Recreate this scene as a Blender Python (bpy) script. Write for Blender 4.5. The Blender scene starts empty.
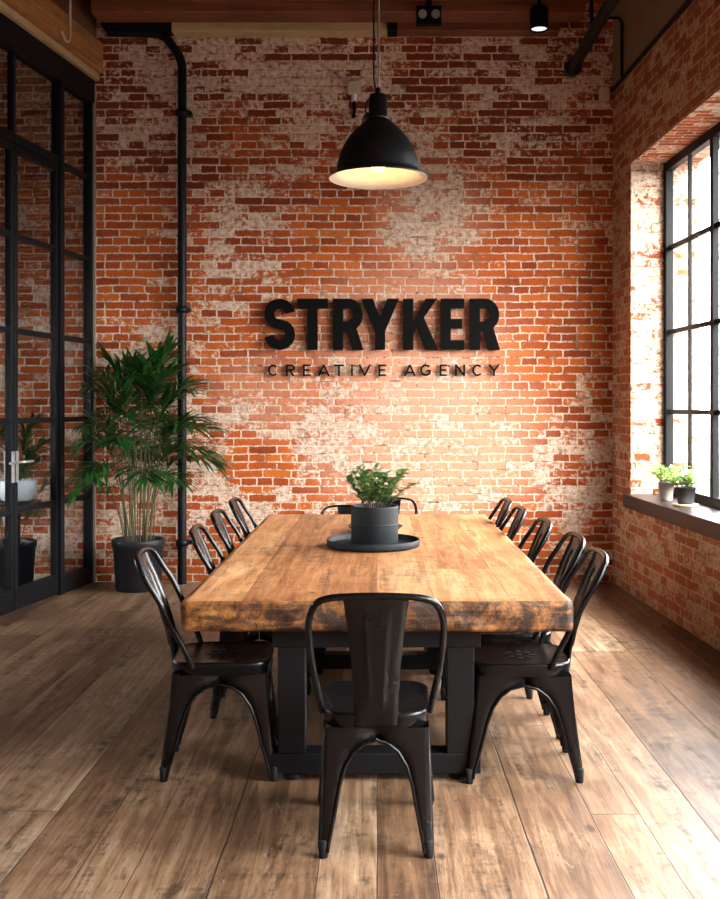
import bpy, bmesh, math, random
from mathutils import Vector, Matrix, noise as mnoise
R = math.radians
C = bpy.context.scene.collection
SC = bpy.context.scene
F, H, CX, HY = 1000.0, 1.428, 377.0, 406.0      # focal px, eye height, principal point

# ------------------------------------------------------------------ nodes
class G:
    def __init__(s, name):
        s.m = bpy.data.materials.new(name); s.m.use_nodes = True
        s.t = s.m.node_tree; s.t.nodes.clear()
        s.out = s.t.nodes.new('ShaderNodeOutputMaterial')
    def n(s, typ, props=None, **ins):
        nd = s.t.nodes.new(typ)
        for k, v in (props or {}).items(): setattr(nd, k, v)
        for k, v in ins.items(): s.set(nd, k.replace('_', ' '), v)
        return nd
    def set(s, nd, k, v):
        sock = nd.inputs[int(k)] if k.isdigit() else nd.inputs[k]
        if isinstance(v, bpy.types.NodeSocket): s.t.links.new(v, sock)
        else:
            if sock.type == 'RGBA' and len(v) == 3: v = (*v, 1)
            sock.default_value = v
    def ma(s, op, a, b=0.0, c=None, clamp=False):
        nd = s.t.nodes.new('ShaderNodeMath'); nd.operation = op; nd.use_clamp = clamp
        s.set(nd, '0', a); s.set(nd, '1', b)
        if c is not None: s.set(nd, '2', c)
        return nd.outputs[0]
    def mix(s, f, a, b, blend='MIX'):
        nd = s.t.nodes.new('ShaderNodeMix'); nd.data_type = 'RGBA'; nd.blend_type = blend
        s.set(nd, '0', f)
        for k, v in ((6, a), (7, b)):
            if isinstance(v, bpy.types.NodeSocket): s.t.links.new(v, nd.inputs[k])
            else: nd.inputs[k].default_value = (*v, 1) if len(v) == 3 else v
        return nd.outputs[2]
    def ramp(s, f, stops, interp='LINEAR'):
        nd = s.t.nodes.new('ShaderNodeValToRGB'); cr = nd.color_ramp; cr.interpolation = interp
        while len(cr.elements) < len(stops): cr.elements.new(0.5)
        for e, (p, c) in zip(cr.elements, stops):
            e.position = p
            e.color = (c, c, c, 1) if not hasattr(c, '__len__') else (*c, 1)
        s.set(nd, '0', f); return nd.outputs[0]
    def noise(s, vec, scale, detail=3.0, rough=0.55, dist=0.0):
        nd = s.n('ShaderNodeTexNoise', Vector=vec, Scale=scale, Detail=detail, Roughness=rough, Distortion=dist)
        return nd.outputs['Fac']
    def step(s, x, a, b):
        nd = s.t.nodes.new('ShaderNodeMapRange'); nd.interpolation_type = 'SMOOTHSTEP'
        s.set(nd, '0', x); s.set(nd, '1', a); s.set(nd, '2', b)
        return nd.outputs[0]
    def xyz(s, v):
        nd = s.n('ShaderNodeSeparateXYZ', Vector=v); return nd.outputs
    def com(s, x, y, z=0.0):
        nd = s.n('ShaderNodeCombineXYZ', X=x, Y=y, Z=z); return nd.outputs[0]
    def pos(s): return s.t.nodes.new('ShaderNodeNewGeometry').outputs['Position']
    def obj(s): return s.t.nodes.new('ShaderNodeTexCoord').outputs['Object']
    def bsdf(s, **ins):
        nd = s.n('ShaderNodeBsdfPrincipled', **ins)
        s.t.links.new(nd.outputs[0], s.out.inputs[0]); return nd
    def bump(s, h, strength=0.5, dist=0.01):
        nd = s.n('ShaderNodeBump', Height=h, Strength=strength, Distance=dist); return nd.outputs[0]

def plain(name, col, rough=0.5, metal=0.0, spec=0.5, nscale=30, namt=0.12, bump=0.0, coat=0.0, rn=.12):
    g = G(name); p = g.obj(); nz = g.noise(p, nscale, 4)
    lo = tuple(c*(1-namt) for c in col); hi = tuple(min(1, c*(1+namt)) for c in col)
    b = g.bsdf(Base_Color=g.mix(nz, lo, hi), Roughness=g.ma('ADD', rough-rn/2, g.ma('MULTIPLY', nz, rn)), Metallic=metal)
    b.inputs['Specular IOR Level'].default_value = spec
    b.inputs['Coat Weight'].default_value = coat
    if bump: g.set(b, 'Normal', g.bump(nz, bump, 0.004))
    return g.m

def brick_mat(name, axis, dark=(), tint=None, blobs=(), salmon=(), white=0.0, rows=0.065, tone=1.0):
    g = G(name); P = g.pos(); x, y, z = g.xyz(P)
    u, v = {'X': (x, z), 'Y': (y, z), 'S': (x, y)}[axis]
    uv = g.com(u, v)
    d1 = g.n('ShaderNodeTexNoise', Vector=uv, Scale=3.5, Detail=3.0).outputs['Color']
    d2 = g.n('ShaderNodeTexNoise', Vector=uv, Scale=38.0, Detail=2.0).outputs['Color']
    def off(c, k):
        a = g.n('ShaderNodeVectorMath', {'operation': 'SUBTRACT'}); g.set(a, '0', c); a.inputs[1].default_value = (.5, .5, .5)
        b = g.n('ShaderNodeVectorMath', {'operation': 'SCALE'}); g.set(b, '0', a.outputs[0]); b.inputs['Scale'].default_value = k
        return b.outputs[0]
    def add(a, b):
        n = g.n('ShaderNodeVectorMath', {'operation': 'ADD'}); g.set(n, '0', a); g.set(n, '1', b); return n.outputs[0]
    uvd = add(add(uv, off(d1, 0.020)), off(d2, 0.017))
    bt = g.n('ShaderNodeTexBrick', {'offset': 0.5, 'offset_frequency': 2, 'squash': 0.56, 'squash_frequency': 3},
             Vector=uvd, Color1=(0, 0, 0), Color2=(1, 1, 1), Mortar=(.5, .5, .5), Scale=1.0,
             Mortar_Size=0.0078, Mortar_Smooth=0.45, Bias=0.0, Brick_Width=0.232, Row_Height=rows)
    rnd = g.n('ShaderNodeSeparateColor', Color=bt.outputs['Color']).outputs[0]
    mort = bt.outputs['Fac']
    n_big = g.noise(uv, 0.9, 3, .6, .4)
    n_mid = g.noise(uv, 3.4, 5, .65, .5)
    n_fin = g.noise(uv, 26, 5, .7)
    n_vf = g.noise(uv, 95, 3, .7)
    # patches mixed into the brick colour: whitewash, salmon, painted dimness
    def blobsum(lst):
        acc = None
        px = g.ma('ADD', u, g.ma('MULTIPLY', g.ma('SUBTRACT', n_mid, .5), 0.55))
        pz = g.ma('ADD', v, g.ma('MULTIPLY', g.ma('SUBTRACT', n_big, .5), 0.55))
        for (cx, cz, rx, rz, k) in lst:
            a = g.ma('DIVIDE', g.ma('SUBTRACT', px, cx), rx); b = g.ma('DIVIDE', g.ma('SUBTRACT', pz, cz), rz)
            dd = g.ma('SQRT', g.ma('ADD', g.ma('MULTIPLY', a, a), g.ma('MULTIPLY', b, b)))
            w = g.ma('MULTIPLY', g.step(dd, 1.25, 0.45), k)
            acc = w if acc is None else g.ma('ADD', acc, w)
        return acc if acc is not None else 0.0
    # base brick colours
    t = g.ma('ADD', g.ma('MULTIPLY', rnd, .62), g.ma('MULTIPLY', n_mid, .42), clamp=True)
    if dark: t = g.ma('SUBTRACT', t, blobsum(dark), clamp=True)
    t = g.ma('ADD', t, g.ma('MULTIPLY', g.ma('SUBTRACT', n_fin, .5), .45), clamp=True)
    cs = [(.19, .028, .007), (.34, .060, .010), (.46, .090, .011), (.54, .125, .014), (.52, .20, .075)]
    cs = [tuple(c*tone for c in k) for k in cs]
    base = g.ramp(t, [(0.12, cs[0]), (0.34, cs[1]), (0.56, cs[2]), (0.8, cs[3]), (0.98, cs[4])])
    base = g.mix(g.step(n_vf, .54, .72), base, (.14*tone, .03*tone, .010*tone))
    sal = g.ma('MULTIPLY', g.ma('MULTIPLY', blobsum(salmon), g.step(n_fin, .05, .55)), .95, clamp=True) if salmon else 0.0
    base = g.mix(sal, base, (.64*tone, .29*tone, .175*tone))
    # worn whitewash left on the face of some bricks
    wsum = g.ma('ADD', g.ma('ADD', blobsum(blobs), white), g.ma('MULTIPLY', g.ma('SUBTRACT', n_big, .5), 1.1))
    wsum = g.ma('ADD', wsum, g.ma('MULTIPLY', g.ma('SUBTRACT', n_mid, .5), 1.3))
    wsum = g.ma('ADD', wsum, g.ma('MULTIPLY', g.ma('SUBTRACT', rnd, .5), 1.0))
    wsum = g.ma('ADD', wsum, g.ma('MULTIPLY', g.ma('SUBTRACT', n_fin, .5), 1.9))
    wmask = g.ma('MULTIPLY', g.step(wsum, .16, .5), .92)
    wcol = g.ramp(g.ma('ADD', g.ma('MULTIPLY', n_fin, .7), g.ma('MULTIPLY', g.noise(uv, 11, 4, .65), .3)), [(.36, (.20*tone, .10*tone, .055*tone)), (.45, (.48*tone, .31*tone, .21*tone)), (.54, (.66*tone, .51*tone, .40*tone)), (.68, (.80*tone, .71*tone, .62*tone))])
    col = g.mix(wmask, base, wcol)
    mcol = g.ramp(n_fin, [(.25, (.20*tone, .12*tone, .08*tone)), (.42, (.62*tone, .48*tone, .36*tone)), (.7, (.80*tone, .66*tone, .52*tone))])
    jn = g.noise(uv, 7, 3, .6)
    col = g.mix(mort, col, g.mix(g.ma('MULTIPLY', g.step(jn, .52, .66), .75), mcol, (.13*tone, .07*tone, .04*tone)))
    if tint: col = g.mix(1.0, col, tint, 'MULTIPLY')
    # soot and holes
    pit = g.ma('MAXIMUM', g.step(g.noise(uv, 48, 2, .6), .67, .74), g.ma('MULTIPLY', g.step(g.noise(uv, 30, 3, .6), .58, .66), g.step(mort, .15, .5)))
    col = g.mix(g.ma('MULTIPLY', pit, .8), col, (.04, .017, .008))
    hgt = g.ma('ADD', g.ma('MULTIPLY', g.ma('SUBTRACT', 1.0, mort), 1.0), g.ma('ADD', g.ma('MULTIPLY', n_fin, .8), g.ma('MULTIPLY', n_vf, .35)))
    hgt = g.ma('SUBTRACT', hgt, g.ma('MULTIPLY', pit, .8))
    hgt = g.ma('ADD', hgt, g.ma('MULTIPLY', rnd, .25))
    b = g.bsdf(Base_Color=col, Roughness=.86, Normal=g.bump(hgt, .85, .009))
    b.inputs['Specular IOR Level'].default_value = .25
    return g.m

def plank_mat(name, wid, length, cols, gap, rough, coords='pos', dirt=.6, grain=1.0, ang=0.0, vary=0.0, gapcol=(.02, .012, .008)):
    g = G(name); P = g.pos() if coords == 'pos' else g.obj()
    if ang:
        mp = g.n('ShaderNodeMapping', Vector=P); mp.inputs['Rotation'].default_value = (0, 0, ang); P = mp.outputs[0]
    x, y, z = g.xyz(P)
    wob = g.ma('MULTIPLY', g.ma('SUBTRACT', g.noise(P, 1.3, 2), .5), .012)
    xs = g.ma('DIVIDE', g.ma('ADD', g.ma('ADD', x, wob), g.ma('MULTIPLY', g.ma('SINE', g.ma('MULTIPLY', x, 7.3)), vary)), wid)
    idx = g.ma('FLOOR', xs); fx = g.ma('SUBTRACT', xs, idx)
    r1 = g.n('ShaderNodeTexWhiteNoise', {'noise_dimensions': '1D'}, W=idx).outputs['Value']
    ys = g.ma('ADD', g.ma('DIVIDE', y, length), g.ma('MULTIPLY', r1, 7.3))
    iy = g.ma('FLOOR', ys); fy = g.ma('SUBTRACT', ys, iy)
    r2 = g.n('ShaderNodeTexWhiteNoise', {'noise_dimensions': '2D'}, Vector=g.com(idx, iy)).outputs['Value']
    ex = g.ma('MULTIPLY', g.ma('MINIMUM', fx, g.ma('SUBTRACT', 1.0, fx)), wid)
    ey = g.ma('MULTIPLY', g.ma('MINIMUM', fy, g.ma('SUBTRACT', 1.0, fy)), length)
    seam = g.step(g.ma('MINIMUM', ex, ey), gap, gap*.35)
    gv = g.com(g.ma('ADD', g.ma('MULTIPLY', x, 24*grain), g.ma('MULTIPLY', r2, 50)), g.ma('MULTIPLY', y, 1.5*grain), z)
    gr = g.noise(gv, 1.0, 6, .62, 1.1)
    gv2 = g.com(g.ma('ADD', g.ma('MULTIPLY', x, 90*grain), g.ma('MULTIPLY', r2, 90)), g.ma('MULTIPLY', y, 6*grain), z)
    gr2 = g.noise(gv2, 1.0, 3, .6)
    blot = g.noise(P, 2.1, 5, .65, .6)
    fine = g.noise(P, 14, 5, .7)
    grs = g.step(gr, .28, .72)
    t = g.ma('ADD', g.ma('ADD', g.ma('MULTIPLY', grs, .30), g.ma('MULTIPLY', r2, .30)), g.ma('ADD', g.ma('MULTIPLY', g.step(blot, .3, .7), .22), g.ma('MULTIPLY', fine, .16)), clamp=True)
    col = g.ramp(t, [(.25, cols[0]), (.45, cols[1]), (.62, cols[2]), (.85, cols[3])])
    col = g.mix(g.ma('MULTIPLY', g.step(gr2, .52, .72), .55), col, cols[0])
    strk = g.noise(g.com(g.ma('MULTIPLY', x, 9), g.ma('MULTIPLY', y, 1.3), r2), 1.0, 7, .72, .9)
    dm = g.ma('MULTIPLY', g.step(g.ma('ADD', g.ma('ADD', g.ma('MULTIPLY', blot, .30), g.ma('MULTIPLY', strk, .50)), g.ma('MULTIPLY', fine, .30)), .545, .68), dirt)
    col = g.mix(dm, col, tuple(c*.33 for c in cols[0]))
    sc = g.step(g.noise(g.com(g.ma('MULTIPLY', x, 7), g.ma('MULTIPLY', y, 3.2), z), 3.0, 4, .75, 1.5), .66, .74)
    col = g.mix(g.ma('MULTIPLY', sc, .35), col, tuple(min(1, c*1.25) for c in cols[3]))
    crk = g.noise(g.com(g.ma('ADD', g.ma('MULTIPLY', x, 75), g.ma('MULTIPLY', r2, 31)), g.ma('MULTIPLY', y, 2.6), z), 1.0, 4, .7, .5)
    crk = g.ma('MULTIPLY', g.step(g.ma('ABSOLUTE', g.ma('SUBTRACT', crk, .5)), .020, .004), g.step(g.noise(P, 2.7, 3, .6), .46, .60))
    col = g.mix(g.ma('MULTIPLY', crk, .75), col, tuple(c*.3 for c in cols[0]))
    scr = g.noise(g.com(g.ma('ADD', g.ma('MULTIPLY', x, 38), g.ma('MULTIPLY', y, 9)), g.ma('MULTIPLY', y, 5.0), z), 1.0, 5, .75, 1.2)
    col = g.mix(g.ma('MULTIPLY', g.step(scr, .645, .72), .5), col, tuple(min(1, c*1.35) for c in cols[3]))
    col = g.mix(g.ma('MULTIPLY', g.step(g.noise(P, 60, 3, .7), .60, .70), .45), col, tuple(c*.4 for c in cols[0]))
    vor = g.n('ShaderNodeTexVoronoi', {'feature': 'F1'}, Vector=g.com(g.ma('MULTIPLY', x, 1.6), g.ma('MULTIPLY', y, .8), 0.0), Scale=2.3)
    knot = g.step(vor.outputs['Distance'], .075, .03)
    col = g.mix(g.ma('MULTIPLY', knot, .8), col, tuple(c*.3 for c in cols[0]))
    col = g.mix(g.ma('MULTIPLY', seam, .9), col, gapcol)
    rg = g.ma('ADD', g.ma('ADD', rough-.1, g.ma('MULTIPLY', fine, .22)), g.ma('MULTIPLY', dm, .12))
    hgt = g.ma('ADD', g.ma('SUBTRACT', g.ma('MULTIPLY', gr, .25), g.ma('MULTIPLY', seam, 1.0)), g.ma('ADD', g.ma('MULTIPLY', gr2, .16), g.ma('MULTIPLY', r2, .2)))
    b = g.bsdf(Base_Color=col, Roughness=rg, Normal=g.bump(hgt, .5, .006))
    b.inputs['Specular IOR Level'].default_value = .4
    return g.m

def beam_mat(name, c0, c1, c2):
    g = G(name); P = g.pos(); x, y, z = g.xyz(P)
    a = g.noise(g.com(g.ma('MULTIPLY', x, 1.2), g.ma('MULTIPLY', y, 1.2), g.ma('MULTIPLY', z, 26)), 1.0, 6, .65, .8)
    f = g.noise(P, 9, 5, .7)
    col = g.ramp(g.ma('ADD', g.ma('MULTIPLY', a, .65), g.ma('MULTIPLY', f, .35)), [(.3, c0), (.5, c1), (.72, c2)])
    g.bsdf(Base_Color=col, Roughness=.7, Normal=g.bump(a, .5, .006)); return g.m

def glass_mat(name, tint=(.93, .95, .96), ior=1.5, extra=0.0):
    g = G(name)
    bf = g.t.nodes.new('ShaderNodeNewGeometry').outputs['Backfacing']      # thin pane: same reflection on either face
    fr = g.n('ShaderNodeFresnel', IOR=g.ma('SUBTRACT', ior, g.ma('MULTIPLY', bf, ior-1/ior))).outputs[0]
    tr = g.n('ShaderNodeBsdfTransparent', Color=tint); gl = g.n('ShaderNodeBsdfGlossy', Color=(1, 1, 1), Roughness=.015)
    mx = g.n('ShaderNodeMixShader'); g.set(mx, '0', g.ma('ADD', g.ma('MULTIPLY', fr, .8), extra)); g.set(mx, '1', tr.outputs[0]); g.set(mx, '2', gl.outputs[0])
    g.t.links.new(mx.outputs[0], g.out.inputs[0]); return g.m

def emit_mat(name, col, st):
    g = G(name); e = g.n('ShaderNodeEmission', Color=col, Strength=st)
    g.t.links.new(e.outputs[0], g.out.inputs[0]); return g.m

def leaf_mat(name, c0, c1, c2, rough=.4):
    g = G(name); P = g.obj(); n = g.noise(P, 7, 3); n2 = g.noise(P, 60, 2)
    col = g.ramp(g.ma('ADD', g.ma('MULTIPLY', n, .7), g.ma('MULTIPLY', n2, .3)), [(.32, c0), (.5, c1), (.68, c2)])
    b = g.bsdf(Base_Color=col, Roughness=rough)
    tl = g.n('ShaderNodeBsdfTranslucent', Color=col); ad = g.n('ShaderNodeMixShader'); g.set(ad, '0', .22)
    g.set(ad, '1', b.outputs[0]); g.set(ad, '2', tl.outputs[0]); g.t.links.new(ad.outputs[0], g.out.inputs[0])
    return g.m

# ------------------------------------------------------------------ mesh builder
class MB:
    def __init__(s): s.v = []; s.f = []; s.mi = []; s.sm = []
    def add(s, vs, fs, mi=0, sm=False):
        o = len(s.v); s.v += [tuple(p) for p in vs]
        for f in fs: s.f.append([i+o for i in f]); s.mi.append(mi); s.sm.append(sm)
        return s
    def hexa(s, p, mi=0):       # p: 4 bottom (ccw), 4 top
        return s.add(p, [(3, 2, 1, 0), (4, 5, 6, 7), (0, 1, 5, 4), (1, 2, 6, 5), (2, 3, 7, 6), (3, 0, 4, 7)], mi)
    def box(s, x0, x1, y0, y1, z0, z1, mi=0):
        return s.hexa([(x0, y0, z0), (x1, y0, z0), (x1, y1, z0), (x0, y1, z0), (x0, y0, z1), (x1, y0, z1), (x1, y1, z1), (x0, y1, z1)], mi)
    def tube(s, pts, r, n=10, mi=0, closed=False, caps=True, flat=None):
        pts = [Vector(p) for p in pts]; N = len(pts)
        rs = r if hasattr(r, '__len__') else [r]*N
        tang = []
        for i in range(N):
            a = pts[(i-1) % N] if (closed or i > 0) else pts[i]; b = pts[(i+1) % N] if (closed or i < N-1) else pts[i]
            tang.append((b-a).normalized())
        up = Vector((0, 0, 1)) if abs(tang[0].z) < .9 else Vector((1, 0, 0))
        nrm = (up - tang[0]*up.dot(tang[0])).normalized(); vs = []
        for i in range(N):
            t = tang[i]; nrm = nrm - t*nrm.dot(t)
            nrm = nrm.normalized() if nrm.length > 1e-6 else t.orthogonal().normalized()
            bn = t.cross(nrm)
            for k in range(n):
                a = 2*math.pi*k/n
                vs.append(pts[i] + nrm*math.cos(a)*rs[i] + bn*math.sin(a)*rs[i])
        fs = []
        for i in range(N if closed else N-1):
            j = (i+1) % N
            for k in range(n):
                fs.append((i*n+k, i*n+(k+1) % n, j*n+(k+1) % n, j*n+k))
        s.add(vs, fs, mi, True)
        if caps and not closed:
            s.add(vs[:n], [tuple(reversed(range(n)))], mi); s.add(vs[-n:], [tuple(range(n))], mi)
        return s
    def lathe(s, prof, c=(0, 0, 0), n=32, mi=0, sm=True, mis=None):
        vs = []; 
        for (r, z) in prof:
            for k in range(n):
                a = 2*math.pi*k/n; vs.append((c[0]+r*math.cos(a), c[1]+r*math.sin(a), c[2]+z))
        for i in range(len(prof)-1):
            fs = [(i*n+k, i*n+(k+1) % n, (i+1)*n+(k+1) % n, (i+1)*n+k) for k in range(n)]
            m = mis[i] if mis else mi
            o = len(s.v) if i == 0 else o
            if i == 0: s.v += [tuple(p) for p in vs]
            for f in fs: s.f.append([q+o for q in f]); s.mi.append(m); s.sm.append(sm)
        return s
    def disc(s, r, c, n=32, mi=0, up=True):
        vs = [(c[0]+r*math.cos(2*math.pi*k/n), c[1]+r*math.sin(2*math.pi*k/n), c[2]) for k in range(n)]
        return s.add(vs, [tuple(range(n)) if up else tuple(reversed(range(n)))], mi)
    def build(s, name, mats, parent=None, bevel=0.0, weld=False, loc=None, recalc=False, seg=2, autosmooth=False):
        me = bpy.data.meshes.new(name); me.from_pydata(s.v, [], s.f)
        for m in (mats if isinstance(mats, (list, tuple)) else [mats]): me.materials.append(m)
        for p, mi, sm in zip(me.polygons, s.mi, s.sm): p.material_index = mi; p.use_smooth = sm
        if weld or recalc:
            bm = bmesh.new(); bm.from_mesh(me)
            if weld: bmesh.ops.remove_doubles(bm, verts=bm.verts, dist=1e-5)
            bmesh.ops.recalc_face_normals(bm, faces=bm.faces); bm.to_mesh(me); bm.free()
        o = bpy.data.objects.new(name, me); C.objects.link(o)
        if parent is not None: o.parent = parent
        if loc: o.location = loc
        if bevel:
            md = o.modifiers.new('Bevel', 'BEVEL'); md.width = bevel; md.segments = seg; md.limit_method = 'ANGLE'; md.angle_limit = R(40)
        return o

def tag(o, label=None, cat=None, group=None, kind=None):
    if label: o['label'] = label
    if cat: o['category'] = cat
    if group: o['group'] = group
    if kind: o['kind'] = kind
    return o
def empty(name, loc=(0, 0, 0), rz=0.0):
    o = bpy.data.objects.new(name, None); C.objects.link(o); o.location = loc; o.rotation_euler = (0, 0, rz)
    o.empty_display_size = .1; return o
def struct(o): o['kind'] = 'structure'; return o
def copy_tree(o, parent=None):
    c = o.copy(); C.objects.link(c)
    if parent is not None: c.parent = parent
    for ch in list(o.children): copy_tree(ch, c)
    return c

# ------------------------------------------------------------------ materials
# whitewash patches (x, z, rx, rz, gain) on the back wall
WB = [(.45, 2.95, .40, .42, .60), (-.25, 1.15, .55, .55, .55), (-1.25, 1.0, .75, .55, .42), (-1.1, 2.6, .45, .75, .38),
      (-.3, 3.7, .8, .5, .45), (.8, 3.6, .9, .6, .25), (-1.9, 3.9, .6, .6, .35), (1.62, .95, .42, .45, .55), (-2.1, .8, .3, .6, .35),
      (-1.8, 1.7, .35, .5, .3), (1.2, 4.2, .8, .3, .35), (-.9, 4.2, 1.0, .35, .4),
      (1.45, 2.25, .62, .62, -.55), (-.95, .97, .3, .24, -1.1), (-.95, 2.0, .3, .45, -.25), (-2.0, 2.7, .3, .6, -.45),
      (-.35, 2.75, .45, .38, -.5), (1.35, 3.2, .5, .4, -.3), (1.1, 1.55, .35, .3, -.4)]
SAL = [(.4, 1.1, 1.0, .75, 1.0), (.25, 2.0, .9, .6, .8), (-.9, 1.5, .5, .35, .55), (.4, 2.95, .5, .45, .6)]
DRK = [(-1.9, 3.9, .7, .7, .30), (-.4, 4.2, 1.6, .55, .30), (1.3, 4.1, .9, .8, .26), (-1.1, 3.2, .5, .35, .2), (1.0, 3.5, .5, .3, .15)]  # maroon bricks near the top, darkened further to paint in its dimness
M = {}
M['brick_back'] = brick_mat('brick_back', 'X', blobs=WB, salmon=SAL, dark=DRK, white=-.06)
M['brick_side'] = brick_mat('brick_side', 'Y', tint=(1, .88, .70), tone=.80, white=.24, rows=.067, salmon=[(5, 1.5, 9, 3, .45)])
M['brick_jamb'] = brick_mat('brick_jamb', 'X', white=.62, rows=.067, tone=1.0)  # whitewash, raised further to paint daylight glare on the outer reveal
M['brick_soffit'] = brick_mat('brick_soffit', 'S', white=.15, rows=.07)
M['brick_plain'] = brick_mat('brick_plain', 'X', white=-.1)
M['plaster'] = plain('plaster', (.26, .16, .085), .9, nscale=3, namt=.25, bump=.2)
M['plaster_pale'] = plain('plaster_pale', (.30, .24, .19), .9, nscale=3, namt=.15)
M['floor'] = plank_mat('floor_boards', .235, 2.9, [(.066, .033, .018), (.145, .078, .042), (.235, .143, .084), (.38, .265, .178)], .0030, .40, dirt=.85, vary=.055)
M['table'] = plank_mat('table_boards', .243, 9.0, [(.115, .037, .011), (.26, .098, .031), (.40, .18, .07), (.55, .31, .15)], .0016, .46, coords='obj', dirt=.6, vary=.03, grain=.9, gapcol=(.09, .04, .014))
def endgrain():
    g = G('table_end_grain'); P = g.obj()
    a = g.noise(P, 5.5, 6, .68, 1.6); b = g.noise(P, 30, 5, .72)
    x, y, z = g.xyz(P)
    lay = g.noise(g.com(g.ma('MULTIPLY', x, 3), y, g.ma('MULTIPLY', z, 40)), 1.0, 4, .6, 1.0)
    t = g.ma('ADD', g.ma('ADD', g.ma('MULTIPLY', a, .55), g.ma('MULTIPLY', b, .25)), g.ma('MULTIPLY', lay, .25))
    col = g.ramp(t, [(.43, (.006, .003, .0015)), (.50, (.045, .015, .004)), (.58, (.20, .075, .016)), (.70, (.46, .21, .06))])
    g.bsdf(Base_Color=col, Roughness=.5, Normal=g.bump(g.ma('ADD', a, b), .5, .010)); return g.m
M['end'] = endgrain()
M['black'] = plain('black_steel', (.003, .003, .0034), .27, spec=.30, nscale=6, namt=.2, rn=.03)
M['black2'] = plain('black_powder_coat', (.004, .004, .005), .5, spec=.22)
M['frame'] = plain('window_steel', (.005, .0045, .0045), .5, spec=.15)
M['pframe'] = plain('partition_steel', (.004, .0045, .006), .45, spec=.16)
M['matte'] = plain('matte_black', (.003, .003, .003), .8, spec=.1)
M['rubber'] = plain('rubber', (.01, .01, .01), .75, spec=.2)
M['sign'] = plain('sign_black', (.0025, .0025, .0025), .7, spec=.08)
M['shade'] = plain('lamp_black', (.004, .004, .0045), .38, spec=.3)
M['enamel'] = plain('white_enamel', (.78, .74, .68), .35)
M['bulb'] = emit_mat('bulb_glow', (1.0, .6, .25, 1), 18)
M['lens'] = emit_mat('spot_lens', (1.0, .95, .9, 1), 1.1)
M['chrome'] = plain('satin_chrome', (.8, .8, .81), .38, metal=1.0)
M['cordgrey'] = plain('cord_grey', (.22, .2, .18), .6)
M['pot'] = plain('pot_black', (.010, .012, .016), .48, spec=.4, nscale=14, namt=.3)
M['potgrey'] = plain('pot_charcoal', (.010, .012, .0145), .6, spec=.22, nscale=24, namt=.35, bump=.1)
M['potbeige'] = plain('pot_beige', (.6, .53, .44), .8, nscale=30, namt=.15)
M['potblue'] = plain('pot_slate', (.035, .043, .055), .6, nscale=30)
M['white'] = plain('white_glaze', (.75, .75, .75), .3)
M['cream'] = plain('cream_plastic', (.5, .40, .28), .6)
M['soil'] = plain('soil', (.03, .02, .013), .95, nscale=80, namt=.5, bump=.8)
M['cork'] = plain('pale_wood', (.55, .4, .25), .6)
M['sill'] = plain('sill_dark_wood', (.012, .007, .006), .4, spec=.25, nscale=20, namt=.3)
M['ceil'] = beam_mat('ceiling_wood', (.05, .018, .007), (.10, .035, .012), (.18, .07, .025))
M['beamred'] = beam_mat('beam_redwood', (.07, .018, .006), (.15, .038, .012), (.24, .075, .022))
M['beamor'] = beam_mat('beam_orange', (.13, .05, .012), (.32, .125, .032), (.48, .22, .07))
M['beampale'] = beam_mat('beam_pale', (.30, .19, .09), (.42, .28, .14), (.52, .37, .2))
M['glass'] = glass_mat('clear_glass')
M['glassp'] = glass_mat('partition_glass', (.74, .76, .78), 1.5)
M['palm'] = leaf_mat('palm_leaf', (.004, .020, .004), (.012, .058, .010), (.045, .14, .028), .30)
M['stem'] = plain('palm_stem', (.075, .06, .018), .5, nscale=20, namt=.4)
M['leafd'] = leaf_mat('shrub_leaf', (.035, .085, .022), (.09, .17, .045), (.22, .30, .10), .4)
M['leafl'] = leaf_mat('herb_leaf', (.10, .2, .03), (.22, .36, .06), (.45, .55, .16), .45)
M['twig'] = plain('twig', (.06, .045, .025), .8)

# ------------------------------------------------------------------ room shell
WALL_Y = 8.11; ZT = 4.75
BX0, BX1 = -5.6, 2.6
o = MB().add([(BX0, -2.6, 0), (2.6, -2.6, 0), (2.6, WALL_Y+.3, 0), (BX0, WALL_Y+.3, 0), (BX0, -2.6, -.1), (2.6, -2.6, -.1), (2.6, WALL_Y+.3, -.1), (BX0, WALL_Y+.3, -.1)],
     [(0, 1, 2, 3), (7, 6, 5, 4), (0, 4, 5, 1), (1, 5, 6, 2), (2, 6, 7, 3), (3, 7, 4, 0)]).build('floor', M['floor']); struct(o)
o = MB().box(BX0, 2.6, -2.6, WALL_Y+.3, ZT, ZT+.1).build('ceiling', M['ceil']); struct(o)
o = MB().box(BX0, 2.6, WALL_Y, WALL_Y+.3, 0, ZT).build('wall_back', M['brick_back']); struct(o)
o = MB().box(BX0, 2.6, -2.9, -2.6, 0, ZT).build('wall_front', M['brick_plain']); struct(o)
mb = MB()
for q in ((-2.6, 4.6, 0, ZT), (4.6, 7.0, 0, .8), (4.6, 7.0, 2.7, ZT), (7.0, WALL_Y+.3, 0, ZT)): mb.box(BX0-.2, BX0, *q)
struct(mb.build('wall_side', M['plaster_pale']))
root = empty('window_4', (BX0-.1, 5.8, .8)); struct(root); iv = Matrix.Translation(root.location).inverted()  # unseen window, added to light the side room
mb = MB(); mb.box(BX0-.13, BX0-.07, 4.6, 7.0, .8, .87).box(BX0-.13, BX0-.07, 4.6, 7.0, 2.63, 2.7)
for k in range(5): mb.box(BX0-.13, BX0-.07, 4.6+2.4*k/4-.025, 4.6+2.4*k/4+.025, .87, 2.63)
for z in (1.45, 2.05): mb.box(BX0-.12, BX0-.08, 4.6, 7.0, z-.02, z+.02)
mb.build('window_frame', M['frame'], root).matrix_parent_inverse = iv
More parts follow.
